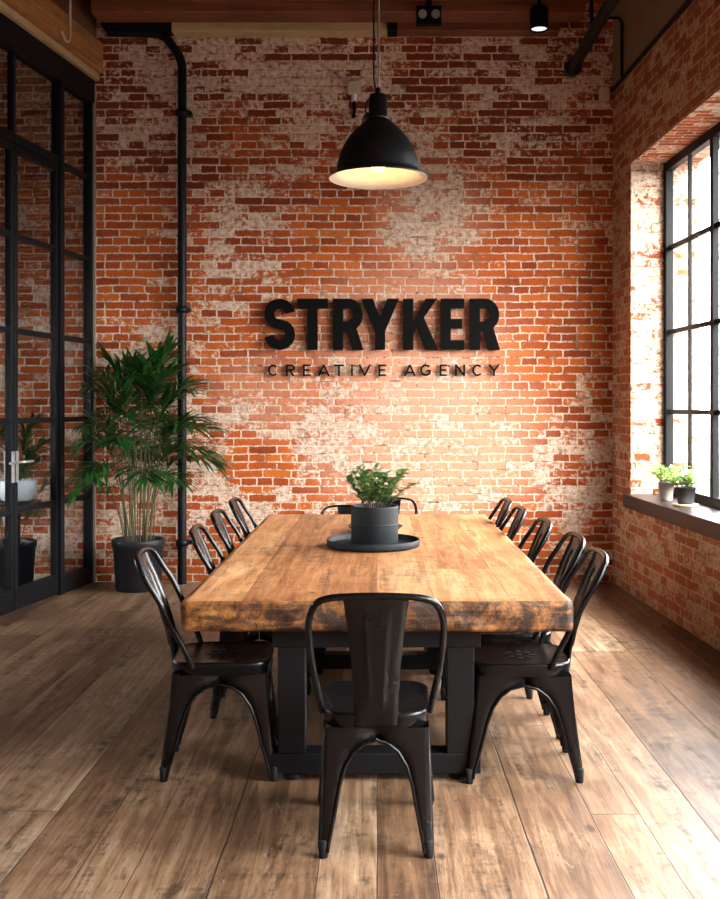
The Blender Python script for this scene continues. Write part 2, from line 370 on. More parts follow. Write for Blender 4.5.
MB().box(BX0-.103, BX0-.097, 4.62, 6.98, .82, 2.68).build('pane', M['glass'], root).matrix_parent_inverse = iv  # pane of the added, unseen window

class Frame:      # local (a along the wall towards the camera, n into the room, z)
    def __init__(s, ox, oy, dx, dy, side):
        l = math.hypot(dx, dy); s.o = (ox, oy); s.d = (dx/l, dy/l); s.nn = (s.d[1]*side, -s.d[0]*side)
    def p(s, a, n, z): return (s.o[0]+s.d[0]*a+s.nn[0]*n, s.o[1]+s.d[1]*a+s.nn[1]*n, z)
    def box(s, mb, a0, a1, n0, n1, z0, z1, mi=0):
        q = [s.p(a0, n0, z0), s.p(a1, n0, z0), s.p(a1, n1, z0), s.p(a0, n1, z0), s.p(a0, n0, z1), s.p(a1, n0, z1), s.p(a1, n1, z1), s.p(a0, n1, z1)]
        if (Vector(q[1])-Vector(q[0])).cross(Vector(q[3])-Vector(q[0])).z < 0:
            q = [q[1], q[0], q[3], q[2], q[5], q[4], q[7], q[6]]
        return mb.hexa(q, mi)

# right wall (brick, two tall steel windows)
RW = Frame(1.91, WALL_Y, .036, -1, 1)
if RW.nn[0] > 0: RW = Frame(1.91, WALL_Y, .036, -1, -1)
TH = .52; SZ, LZ, UZ = .76, 3.27, 3.98
WINS = [(.515, 3.95), (4.65, 8.1), (8.6, 10.4)]
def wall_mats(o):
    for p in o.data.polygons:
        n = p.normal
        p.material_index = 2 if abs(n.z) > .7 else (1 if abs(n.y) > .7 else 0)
mb = MB(); E = 10.72
RW.box(mb, 0, E, -TH, 0, 0, SZ-.1); RW.box(mb, 0, E, -TH, 0, LZ, UZ)
prev = 0
for a0, a1 in WINS: RW.box(mb, prev, a0, -TH, 0, SZ-.1, LZ); prev = a1
RW.box(mb, prev, E, -TH, 0, SZ-.1, LZ)
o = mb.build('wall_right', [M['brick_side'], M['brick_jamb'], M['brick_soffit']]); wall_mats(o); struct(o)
mb = MB(); RW.box(mb, 0, E, -TH, .0, UZ, ZT)
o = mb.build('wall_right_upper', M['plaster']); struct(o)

for wi, (a0, a1) in enumerate(WINS):
    root = empty('window_%d' % (wi+1), RW.p(a0, -.25, SZ)); struct(root)
    inv = Matrix.Translation(root.location).inverted()
    def put(mb, name, mat, bevel=0.0):
        o = mb.build(name, mat, root, bevel); o.matrix_parent_inverse = inv; return o
    nf0, nf1 = -.31, -.25
    mb = MB()
    zs0, zs1 = SZ, LZ
    RW.box(mb, a0, a0+.055, nf0, nf1, zs0, zs1); RW.box(mb, a1-.055, a1, nf0, nf1, zs0, zs1)
    RW.box(mb, a0+.055, a1-.055, nf0, nf1, zs1-.065, zs1); RW.box(mb, a0+.055, a1-.055, nf0, nf1, zs0, zs0+.065)
    put(mb, 'window_frame', M['frame'], .004)
    W = a1-a0; mb = MB(); nb = 7 if W > 3 else 4
    for k in range(1, nb):
        a = a0+W*k/nb; hw = .028 if k % 2 == 0 else .011
        RW.box(mb, a-hw, a+hw, nf0+.015, nf1-(.0 if k % 2 == 0 else .018), zs0+.06, zs1-.06)
    for zz in (1.385, 1.985, 2.62):
        RW.box(mb, a0+.05, a1-.05, nf0+.014, nf1-.016, zz-.017, zz+.017)
    put(mb, 'glazing_bars', M['frame'], .003)
    mb = MB(); RW.box(mb, a0+.03, a1-.03, nf0+.026, nf0+.032, zs0+.03, zs1-.03)
    put(mb, 'pane', M['glass'])
    mb = MB(); RW.box(mb, a0-.035, a1+.035, nf1-.0, .055, SZ-.10, SZ); RW.box(mb, a0, a1, -TH, nf1, SZ-.10, SZ)
    put(mb, 'window_sill', M['sill'], .006)

# left steel and glass partition
LW = Frame(-2.33, WALL_Y, -.164, -1, 1)
if LW.nn[0] < 0: LW = Frame(-2.33, WALL_Y, -.164, -1, -1)
A_END = 10.6
BARS = [.70, 1.325, 1.95, 2.61, 3.27]
ZH = 3.88
A_J = .545; A_D = 1.215; A_D2 = 1.885          # jamb, leaf meeting line, far jamb of the second leaf
root = empty('wall_left', (-2.33, WALL_Y, 0)); struct(root)
inv = Matrix.Translation(root.location).inverted()
def putl(mb, name, mat, par, bevel=0.003):
    o = mb.build(name, mat, par, bevel); o.matrix_parent_inverse = Matrix.Translation(par.location).inverted(); return o
mb = MB()
LW.box(mb, 0.0, A_END, -.05, .05, ZH, 4.06)
LW.box(mb, .0, .05, -.035, .035, 0, ZH)
LW.box(mb, A_J-.035, A_J+.03, -.04, .04, 0, ZH)
posts = [A_D2+.035]
a = A_D2+.035
while a < A_END-.5: a += 1.05; posts.append(a)
for a in posts: LW.box(mb, a-.032, a+.032, -.04, .04, 0, ZH)
LW.box(mb, .05, A_J-.035, -.03, .03, 0, .13)
for z in BARS:
    LW.box(mb, .05, A_J-.035, -.02, .02, z-.02, z+.02)
for i in range(len(posts)-1):
    b0, b1 = posts[i]+.032, posts[i+1]-.032
    LW.box(mb, b0, b1, -.03, .03, 0, .13)
    for z in BARS: LW.box(mb, b0, b1, -.02, .02, z-.02, z+.02)
    m = (b0+b1)/2; LW.box(mb, m-.016, m+.016, -.022, .022, .13, ZH)
# transom over the two door leaves
LW.box(mb, A_J+.03, A_D2, -.03, .03, 3.25, 3.31)
LW.box(mb, A_D-.018, A_D+.018, -.022, .022, 3.31, ZH)
putl(mb, 'steel_frame', M['pframe'], root)
mb = MB()
LW.box(mb, .04, A_J-.03, -.004, .004, .1, ZH)
for i in range(len(posts)-1): LW.box(mb, posts[i]+.02, posts[i+1]-.02, -.004, .004, .1, ZH)
LW.box(mb, A_J+.02, A_D2+.01, -.004, .004, 3.29, ZH)
putl(mb, 'pane', M['glassp'], root, 0)
for k, (b0, b1, hs) in enumerate([(A_J+.032, A_D-.004, 1), (A_D+.004, A_D2-.002, -1)]):
    d = empty('door_%d' % (k+1), LW.p((b0+b1)/2, 0, 0)); struct(d)
    mb = MB()
    LW.box(mb, b0, b0+.042, -.024, .024, .012, 3.245); LW.box(mb, b1-.042, b1, -.024, .024, .012, 3.245)
    LW.box(mb, b0+.042, b1-.042, -.024, .024, .012, .16); LW.box(mb, b0+.042, b1-.042, -.024, .024, 3.19, 3.245)
    for z in BARS[:-1]: LW.box(mb, b0+.042, b1-.042, -.018, .018, z-.02, z+.02)
    putl(mb, 'door_frame', M['pframe'], d)
    mb = MB(); LW.box(mb, b0+.03, b1-.03, -.004, .004, .1, 3.21); putl(mb, 'pane', M['glassp'], d, 0)
    mb = MB(); ah = b1-.021 if k == 0 else b0+.021; sg = -1 if k == 0 else 1
    for s in (1, -1):
        LW.box(mb, ah-.017, ah+.017, s*.024, s*.031, .90, 1.115)
        mb.tube([LW.p(ah, s*.03, 1.04), LW.p(ah, s*.075, 1.04), LW.p(ah+sg*.02, s*.078, 1.04), LW.p(ah+sg*.13, s*.078, 1.04)], .0085, 8)
    o = putl(mb, 'door_handle', M['chrome'], d, 0); o['label'] = 'chrome lever handle'
mb = MB(); LW.box(mb, 0, .015, .035, .056, 0, ZH+.15); struct(mb.build('trim_1', M['plaster_pale']))
# timber on top of the partition and the pale plate under it
mb = MB(); LW.box(mb, 0, A_END, -.04, .085, 4.06, 4.115); struct(mb.build('trim_2', M['beampale'], bevel=.004))
mb = MB(); LW.box(mb, 0, A_END, -.08, .12, 4.115, 4.36); struct(mb.build('trim_3', M['beamor'], bevel=.012))
mb = MB(); LW.box(mb, 0, A_END, -.06, .06, 4.36, ZT); struct(mb.build('trim_4', M['ceil']))

# ceiling timbers across the room just before the back wall
def beam(name, label, mat, x0, x1, y0, y1, z0, z1, bv=.008):
    o = MB().box(x0, x1, y0, y1, z0, z1).build(name, mat, bevel=bv); return tag(o, label, 'beam', 'ceiling timbers', 'thing')
beam('ceiling_beam', 'pale timber plank above the left half of the back brick wall', M['beampale'], -1.64, .085, 7.97, 8.108, 4.415, 4.545)
beam('ceiling_beam', 'dark red timber plank above the right half of the back wall', M['beamred'], .16, 1.46, 7.97, 8.108, 4.42, 4.60)
beam('ceiling_beam', 'red-brown ceiling beam running across in front of the pale plank', M['beamred'], -2.2, 1.6, 7.68, 7.90, 4.405+.05, 4.545)
beam('ceiling_beam', 'thin orange strip painted as a lit edge over the red-brown ceiling beam', M['beamor'], -2.2, 1.6, 7.66, 7.92, 4.545, 4.565, .003)  # strip puts the beam's lit edge into timber colour
beam('ceiling_beam', 'dark upper ceiling beam closest to the ceiling boards', M['beamred'], -2.2, 1.6, 7.50, 7.72, 4.565, 4.748)
o = MB().box(.085, .16, 7.92, 8.10, 4.415, 4.748).build('beam_hanger', M['matte'], bevel=.004)
tag(o, 'black steel hanger joining the pale plank and the dark red plank', 'bracket')
o = MB().box(-2.19, -1.66, 7.93, 8.08, 4.44, 4.60).build('ceiling_duct', M['matte'], bevel=.01)
tag(o, 'short black duct box in the upper left corner by the timber', 'duct')

# ------------------------------------------------------------------ pipes and small fittings
def arcpath(pts, rad=.06, k=5):
    pts = [Vector(p) for p in pts]; out = [pts[0]]
    for i in range(1, len(pts)-1):
        a, b, c = pts[i-1], pts[i], pts[i+1]; r = min(rad, (a-b).length*.45, (c-b).length*.45)
        p0 = b+(a-b).normalized()*r; p1 = b+(c-b).normalized()*r
        for j in range(k+1):
            t = j/k; out.append(p0*(1-t)**2+b*2*t*(1-t)+p1*t*t)
    out.append(pts[-1]); return out

t = tag(empty('drain_pipe', (-1.565, 8.03, 0)), 'tall black vertical pipe on the brick wall beside the palm', 'pipe')
MB().tube(arcpath([(0, 0, 0), (0, 0, 4.21), (-.15, 0, 4.42), (-.60, 0, 4.43)], .08), .036, 14).build('pipe', M['black2'], t)
for z, w in ((.33, .065), (3.78, .062), (2.2, .05)):
    MB().lathe([(.036, -.025), (.05, -.025), (.05, .025), (.036, .025)], (0, 0, z), 16).box(-.012 + w*.4, .012+w, .0, .075, z-.016, z+.016).build('pipe_clamp', M['black2'], t)

t = tag(empty('service_pipe', (1.56, 7.95, 4.12)), 'thick black pipe running back under the ceiling at the right', 'pipe')
MB().tube([(0, -4.5, 0), (0, .02, 0)], .045, 16).build('pipe', M['black2'], t)
MB().lathe([(0, -.03), (.062, -.03), (.068, 0), (.062, .05), (.045, .05)], (0, 0, 0), 18).build('end_cap', M['black2'], t).rotation_euler = (R(-90), 0, 0)
for yy in (-.68, -1.7, -2.9):
    MB().box(-.012, .012, yy-.015, yy+.015, .04, .63).build('hanger', M['black2'], t)

t = tag(empty('electrical_conduit', (1.86, 7.9, 3.95)), 'thin black conduit along the top of the right brick wall', 'conduit')
P1 = RW.p(.05, .02, 3.965); P2 = RW.p(3.2, .02, 3.965)
def rel(p, b): return tuple(Vector(p)-Vector(b))
MB().tube([rel(RW.p(.06, .022, 3.965), t.location), rel(RW.p(9, .022, 3.965), t.location)], .016, 10).build('conduit', M['black2'], t)
MB().tube(arcpath([rel(RW.p(.35, .022, 3.97), t.location), rel(RW.p(.35, .022, 4.44), t.location), rel((1.66, 7.77, 4.44), t.location)], .05), .012, 8).build('branch_conduit', M['black2'], t)
MB().box(-.05, .03, -.03, .03, -.06, .04).build('junction_box', M['cream'], t, .006, loc=rel((1.84, 8.06, 3.95), t.location))

# twin lamp emergency light
t = tag(empty('ceiling_emergency_light', (.395, 7.62, 4.40)), 'small black emergency light box under the ceiling beam', 'light')
MB().box(-.095, .095, -.03, .03, -.07, .07).build('housing', M['matte'], t, .006)
for sx in (-1, 1):
    mb = MB(); mb.tube([(sx*.05, -.03, 0), (sx*.05, -.05, 0)], .032, 14).build('lamp_head', M['cordgrey'], t)
MB().box(-.02, .02, -.03, .03, .07, .163).build('bracket', M['matte'], t)

# ceiling spotlight
t = tag(empty('ceiling_spotlight', (1.235, 7.62, 4.38)), 'small black ceiling spotlight with a lit lens', 'spotlight')
MB().lathe([(0, .09), (.055, .09), (.07, .07), (.07, -.085), (.062, -.085), (.062, -.06)], (0, 0, 0), 24).build('housing', M['matte'], t)
MB().lathe([(.062, -.072), (.03, -.078), (0, -.08)], (0, 0, 0), 24).build('lens', M['lens'], t)
MB().tube([(0, 0, .09), (0, 0, .19)], .014, 10).build('stem', M['matte'], t)

# wall sensor
t = tag(empty('wall_sensor', (-.185, 8.09, 4.0)), 'cream wall sensor box on the bricks behind the pendant lamp', 'sensor')
MB().box(-.055, .055, -.03, .02, -.055, .055).build('housing', M['cream'], t, .012)
MB().tube([(0, -.005, -.055), (0, -.005, -.11)], .024, 12).build('connector', M['white'], t)
MB().tube([(0, -.005, -.11), (.005, -.0, -.17), (-.005, .0, -.24)], .013, 8).build('plug', M['matte'], t)
# cable on the left timber
t = tag(MB().tube(arcpath([LW.p(.60, .128, 4.50), LW.p(.60, .128, 4.17), LW.p(.66, .128, 4.13), LW.p(.74, .128, 4.19)], .03), .010, 8).build('cable', M['cream']),
        'short pale cable hooked under the orange timber at upper left', 'cable')

# ------------------------------------------------------------------ wall letters
def stroke(mb, pts, w, th):
    mb.k = getattr(mb, 'k', 0)+1; th = th+.0008*mb.k
    pts = [Vector((p[0], p[1])) for p in pts]; n = len(pts); L = []; Rr = []
    for i in range(n):
        d0 = (pts[i]-pts[i-1]).normalized() if i > 0 else None
        d1 = (pts[i+1]-pts[i]).normalized() if i < n-1 else None
        if d0 is None: d0 = d1
        if d1 is None: d1 = d0
        n0 = Vector((-d0.y, d0.x)); n1 = Vector((-d1.y, d1.x)); m = (n0+n1)
        m = m.normalized() if m.length > 1e-6 else n0
        k = w/2/max(.35, m.dot(n0)); L.append(pts[i]+m*k); Rr.append(pts[i]-m*k)
    for i in range(n-1):
        q = [Rr[i], Rr[i+1], L[i+1], L[i]]
        vs = [(p.x, 0, p.y) for p in q]+[(p.x, -th, p.y) for p in q]
        mb.add(vs, [(0, 1, 2, 3), (7, 6, 5, 4), (1, 0, 4, 5), (2, 1, 5, 6), (3, 2, 6, 7), (0, 3, 7, 4)])
def arc(cx, cy, rx, ry, a0, a1, n=12):
    return [(cx+rx*math.cos(R(a0+(a1-a0)*i/n)), cy+ry*math.sin(R(a0+(a1-a0)*i/n))) for i in range(n+1)]
def poly(mb, pts, th):
    mb.k = getattr(mb, 'k', 0)+1; th = th+.0008*mb.k
    n = len(pts); vs = [(x, 0, y) for x, y in pts]+[(x, -th, y) for x, y in pts]
    mb.add(vs, [tuple(range(n)), tuple(reversed(range(n, 2*n)))]+[((i+1) % n, i, n+i, n+(i+1) % n) for i in range(n)])
def big(ch, w, h, s):       # s = stem width
    mb = MB(); th = .035; c = s/2
    if ch == 'S':
        rx = w/2-c; ry = (h-s)/4; cx = w/2
        p = arc(cx, h-c-ry*.98, rx, ry*.98, 8, 180, 14)+arc(cx, h-c-ry*1.0, rx, ry*1.0, 180, 238, 6)[1:]
        q = arc(cx, c+ry, rx, ry, 58, 0, 6)+arc(cx, c+ry, rx, ry, 0, -172, 14)[1:]
        stroke(mb, p+q, s*.96, th)
    elif ch == 'T':
        stroke(mb, [(0, h-c*.95), (w, h-c*.95)], s*.95, th); stroke(mb, [(w/2, 0), (w/2, h-c)], s, th)
    elif ch == 'R':
        stroke(mb, [(c, 0), (c, h)], s, th); r = h*.27-c*.45
        yb = h*.44+c*.2
        cy = (h-c*.95+yb)/2; ry = (h-c*.95-yb)/2
        stroke(mb, [(c, h-c*.95), (w-c-ry*.85, h-c*.95)]+arc(w-c-ry*.85, cy, ry*.85, ry, 90, -90, 14)[1:]+[(c, yb)], s*.95, th)
        poly(mb, [(w*.40, yb), (w*.40+s*1.05, yb+.01), (w+.005, 0), (w-s*1.08, 0)], th)
    elif ch == 'Y':
        stroke(mb, [(w/2, 0), (w/2, h*.48)], s, th)
        poly(mb, [(w/2-s*.5, h*.36), (w/2+s*.5, h*.36), (s*1.12, h), (-.004, h)], th)
        poly(mb, [(w/2-s*.5, h*.36), (w/2+s*.5, h*.36), (w+.004, h), (w-s*1.12, h)], th)
    elif ch == 'K':
        stroke(mb, [(c, 0), (c, h)], s, th)
        poly(mb, [(s*.9, h*.30), (s*1.05, h*.52), (w-s*1.15, h), (w, h)], th)
        poly(mb, [(w-s*1.18, 0), (w+.008, 0), (s*2.02, h*.64), (s*1.25, h*.48)], th)
    elif ch == 'E':
        stroke(mb, [(c, 0), (c, h)], s, th)
        for y, ww in ((c*.95, w), (h*.51, w*.9), (h-c*.95, w)): stroke(mb, [(c, y), (ww, y)], s*.95, th)
    return mb
def small(ch, w, h, s):
    mb = MB(); th = .018; c = s/2
    L = lambda *p: stroke(mb, p, s, th)
    if ch == 'C': L(*arc(w*.52, h/2, w*.5-c, h/2-c, 42, 318, 22))
    elif ch == 'G':
        L(*arc(w*.52, h/2, w*.5-c, h/2-c, 42, 318, 22)); L((w*.58, h*.46), (w-c*.6, h*.46)); L((w-c*1.4, h*.48), (w-c*1.4, h*.14))
    elif ch == 'R':
        L((c, 0), (c, h)); L((c, h-c), (w-h*.30, h-c), *arc(w-h*.30, h*.72, h*.27, h*.28-c, 90, -90, 10)[1:], (c, h*.44+c)); L((w*.5, h*.45), (w-c, 0))
    elif ch == 'E':
        L((c, 0), (c, h)); [L((c, y), (x, y)) for y, x in ((c, w), (h*.52, w*.9), (h-c, w))]
    elif ch == 'A': L((c*.6, 0), (w/2, h-c*.5)); L((w/2, h-c*.5), (w-c*.6, 0)); L((w*.2, h*.3), (w*.8, h*.3))
    elif ch == 'T': L((w/2, 0), (w/2, h)); L((0, h-c), (w, h-c))
    elif ch == 'I': L((w/2, 0), (w/2, h))
    elif ch == 'V': L((c*.6, h), (w/2, c*.5)); L((w/2, c*.5), (w-c*.6, h))
    elif ch == 'N': L((c, 0), (c, h)); L((w-c, 0), (w-c, h)); L((c, h-c*.6), (w-c, c*.6))
    elif ch == 'Y': L((w/2, 0), (w/2, h*.5)); L((c*.6, h), (w/2, h*.46)); L((w-c*.6, h), (w/2, h*.46))
    return mb
DW = 8.085
px2 = lambda x: (x-CX)*DW/F
pz2 = lambda y: H-(y-HY)*DW/F
t = tag(empty('wall_sign', (px2(382), DW, pz2(350))), 'large bold black seven-letter name mounted on the brick wall', 'sign')
hB = pz2(299.5)-pz2(350.5)
for ch, x0, x1 in [('S', 264.5, 295.5), ('T', 297.5, 328), ('R', 333, 363), ('Y', 361.5, 398.5), ('K', 403, 437), ('E', 440.5, 464), ('R', 469.5, 499)]:
    w = (x1-x0)*DW/F
    o = big(ch, w, hB, .082).build('letter', M['sign'], t, recalc=True); o.location = (px2(x0)-t.location.x, 0, 0); o['label'] = 'letter ' + ch
for st in ((-.6, .1), ):
    pass
t2 = tag(empty('wall_tagline', (px2(383), DW, pz2(376))), 'row of small thin black capitals reading creative agency under the big letters', 'sign')
hS = pz2(364)-pz2(375.5)
xs = [('C', 268, 278), ('R', 286, 294.5), ('E', 303, 310.5), ('A', 318, 329.5), ('T', 334, 344), ('I', 350, 354), ('V', 359, 370.5), ('E', 378.5, 386), ('A', 404, 415.5), ('G', 420, 431), ('E', 439.5, 447), ('N', 455, 465), ('C', 472, 482.5), ('Y', 488.5, 499.5)]
for ch, x0, x1 in xs:
    w = (x1-x0)*DW/F
    o = small(ch, w, hS, .0145).build('letter', M['sign'], t2, recalc=True); o.location = (px2(x0)-t2.location.x, .008, 0); o['label'] = 'letter ' + ch

# ------------------------------------------------------------------ chair
def lerp(a, b, t): return a+(b-a)*t
def interp(tab, x):
    for (x0, y0), (x1, y1) in zip(tab, tab[1:]):
        if x0 <= x <= x1: return lerp(y0, y1, (x-x0)/(x1-x0))
    return tab[0][1] if x < tab[0][0] else tab[-1][1]
def spline(pts, k=8):
    P = [Vector(p) for p in pts]; out = []
    for i in range(len(P)-1):
        a = P[max(0, i-1)]; b = P[i]; c = P[i+1]; d = P[min(len(P)-1, i+2)]
        for j in range(k):
            t = j/k
            out.append(.5*((2*b)+(-a+c)*t+(2*a-5*b+4*c-d)*t*t+(-a+3*b-3*c+d)*t**3))
    out.append(P[-1]); return out
def make_chair():
    root = empty('metal_chair')
    # seat pan
    mb = MB(); n = 48; rings = []
    def outline(k, sc):
        a = 2*math.pi*k/n; ca, sa = math.cos(a), math.sin(a); e = 2/4.6
        x = math.copysign(abs(ca)**e, ca); y = math.copysign(abs(sa)**e, sa)
        hw = lerp(.168, .184, (y+1)/2)
        return (x*hw*sc, y*.192*sc+.006)
    prof = [(.985, .398), (1.0, .402), (1.0, .425), (1.012, .43), (1.018, .438), (1.008, .446), (.985, .449), (.95, .446), (.88, .443), (.6, .441), (.3, .440), (.02, .440)]
    vs = []
    for sc, z in prof:
        for k in range(n): x, y = outline(k, sc); vs.append((x, y, z))
    fs = [(i*n+k, i*n+(k+1) % n, (i+1)*n+(k+1) % n, (i+1)*n+k) for i in range(len(prof)-1) for k in range(n)]
    fs.append(tuple((len(prof)-1)*n+k for k in range(n)))
    mb.add(vs, fs, 0, True)
    for k in range(8):       # drain holes, their dark insides painted as flat matte ovals
        a = 2*math.pi*k/8; 
        ring = [(.050*math.cos(a)+.017*math.cos(b)*math.cos(a)-.010*math.sin(b)*math.sin(a), .050*math.sin(a)+.017*math.cos(b)*math.sin(a)+.010*math.sin(b)*math.cos(a), .4417) for b in [2*math.pi*j/10 for j in range(10)]]
        mb.add(ring, [tuple(range(10))], 1)
    mb.disc(.015, (0, 0, .4415), 12, 1)
    mb.build('seat', [M['black'], M['matte']], root)
    # legs: pressed sheet angle with rolled inner edges
    WT = [(0.0, .024), (.05, .030), (.14, .046), (.22, .058), (.28, .074), (.325, .100), (.352, .135), (.365, .183), (.40, .183)]
    for sx in (-1, 1):
        for sy in (-1, 1):
            zs = [.02, .05, .09, .14, .18, .22, .25, .28, .305, .325, .34, .352, .360, .365, .40]
            def corner(z):
                t = 1-(z-.0)/.40; k = t**1.12
                return (sx*lerp(.170, .180 if sy < 0 else .205, k), sy*lerp(.182, .224, k))
            mb = MB(); rows = []; th = .005
            for z in zs:
                cx, cy = corner(z); w = interp(WT, z)
                wx = min(w, abs(cx)); wy = min(w, abs(cy)); r = .018
                pts = [(cx-sx*wx, cy)]
                for s in (.5,): pts.append((cx-sx*lerp(r, wx, s), cy))
                for q in range(5):
                    a = math.pi/2*q/4
                    pts.append((cx-sx*r+sx*r*math.sin(a), cy-sy*r+sy*r*math.cos(a)))
                for s in (.5,): pts.append((cx, cy-sy*lerp(r, wy, s)))
                pts.append((cx, cy-sy*wy))
                inn = []
                for i, (x, y) in enumerate(pts):
                    ox = -sx*th if i >= 4 else 0; oy = -sy*th if i <= 4 else 0
                    inn.append((x+ox, y+oy))
                rows.append([(x, y, z) for x, y in pts]+[(x, y, z) for x, y in reversed(inn)])
            m = len(rows[0]); vs = [p for r_ in rows for p in r_]
            fs = []
            for i in range(len(rows)-1):
                for k in range(m): 
                    f = (i*m+k, i*m+(k+1) % m, (i+1)*m+(k+1) % m, (i+1)*m+k)
                    fs.append(f if sx*sy < 0 else tuple(reversed(f)))
            mb.add(vs, fs, 0, True)
            ea = [rows[i][0] for i in range(len(rows)-1)]; eb = [rows[i][8] for i in range(len(rows)-1)]
            mb.tube(ea, .006, 6); mb.tube(eb, .006, 6)
            # pressed rib down the corner
            leg = mb.build('leg', M['black'], root)
            cx, cy = corner(.015)
            fx, fy = cx-sx*.013, cy-sy*.013
            MB().lathe([(0, 0), (.014, 0), (.0155, .006), (.0165, .05), (.012, .056), (0, .056)], (fx, fy, 0), 14).build('foot_cap', M['rubber'], leg)
    # back hoop
    half = [(.175, -.100, .428), (.189, -.128, .50), (.204, -.177, .60), (.212, -.226, .70), (.208, -.268, .765), (.186, -.298, .818), (.145, -.314, .839), (.08, -.322, .846), (0, -.324, .848)]
    path = half+[(-x, y, z) for x, y, z in reversed(half[:-1])]
    MB().tube(spline(path, 5), .0112, 12).build('back_hoop', M['black'], root)
    # splat
    mb = MB(); nx, nz = 22, 34; vs = []
    def sy_(z): return interp([(.40, -.188), (.47, -.192), (.55, -.208), (.65, -.239), (.75, -.280), (.81, -.310), (.848, -.324)], z)
    for side in (0, 1):
        for j in range(nz+1):
            z = lerp(.405, .850, j/nz)
            hw = interp([(.40, .070), (.5, .072), (.62, .079), (.74, .090), (.82, .099), (.87, .103)], z)
            for i in range(nx+1):
                s = -1+2*i/nx; x = s*hw
                y = sy_(z)-.012*(s*s)*0 + .010*(1-s*s)*-1*interp([(.4, 0), (.5, 1), (.8, 1), (.87, 0)], z)
                inner = interp([(.46, .030), (.78, .043)], z)
                dd = min(inner-abs(x), z-.475, .785-z)
                e = min(1, max(0, dd/.007)); d2 = min(1, max(0, (dd-.012)/.006))
                y += -.006*e + .004*d2
                y += .006*max(0, abs(s)-.86)/.14
                vs.append((x, y+(0.0025 if side else -.0025), z))
    off = (nx+1)*(nz+1); fs = []
    for side in (0, 1):
        for j in range(nz):
            for i in range(nx):
                a = side*off+j*(nx+1)+i; f = (a, a+1, a+nx+2, a+nx+1)
                fs.append(f if side == 0 else tuple(reversed(f)))
    rim = [i for i in range(nx+1)]+[j*(nx+1)+nx for j in range(1, nz+1)]+[nz*(nx+1)+i for i in range(nx-1, -1, -1)]+[j*(nx+1) for j in range(nz-1, 0, -1)]
    for i in range(len(rim)):
        a, b = rim[i], rim[(i+1) % len(rim)]; fs.append((b, a, a+off, b+off))
    mb.add(vs, fs, 0, True); mb.build('back_splat', M['black'], root)
    return root

chairs = []
ORD = ['nearest', 'second', 'third', 'fourth', 'farthest']
spec = []
spec.append((-.003, 3.375, 0, 'black metal chair at the near end of the table, seen from behind', 'chairs around the wooden table'))
LY = [(-.615, 3.99, -86), (-.545, 4.75, -88), (-.565, 5.48, -90), (-.57, 6.18, -90)]
LN = ['black metal chair nearest the camera on the left side of the table', 'black metal chair second from the camera on the table\'s left side',
      'black metal chair third from the camera on the table\'s left side', 'black metal chair farthest from the camera on the table\'s left side']
RY = [(.565, 3.97, 88), (.575, 4.46, 90), (.535, 5.05, 90), (.50, 5.66, 90), (.49, 6.18, 90)]
RN = ['black metal chair nearest the camera on the right side of the table', 'black metal chair second from the camera on the table\'s right side',
      'black metal chair third from the camera on the table\'s right side', 'black metal chair fourth from the camera on the table\'s right side', 'black metal chair farthest from the camera on the table\'s right side']
for (x, y, a), l in zip(LY, LN): spec.append((x, y, a, l, 'chairs around the wooden table'))
for (x, y, a), l in zip(RY, RN): spec.append((x, y, a, l, 'chairs around the wooden table'))
spec.append((-.18, 6.76, 180, 'low-backed black metal chair at the far table end, left of the centre pot', 'chairs around the wooden table'))
spec.append((.085, 7.34, 180, 'low-backed black metal chair standing back from the far table end, right of the pot', 'chairs around the wooden table'))
proto = make_chair()
for i, (x, y, a, l, gname) in enumerate(spec):
    c = proto if i == 0 else copy_tree(proto)
    c.location = (x, y, 0); c.rotation_euler = (0, 0, R(a)); tag(c, l, 'chair', gname); chairs.append(c)
    if 'low-backed' in l:
        for ch in c.children:
            if ch.name.startswith('back_'): ch.scale.z = .70; ch.location.z = .43*.30

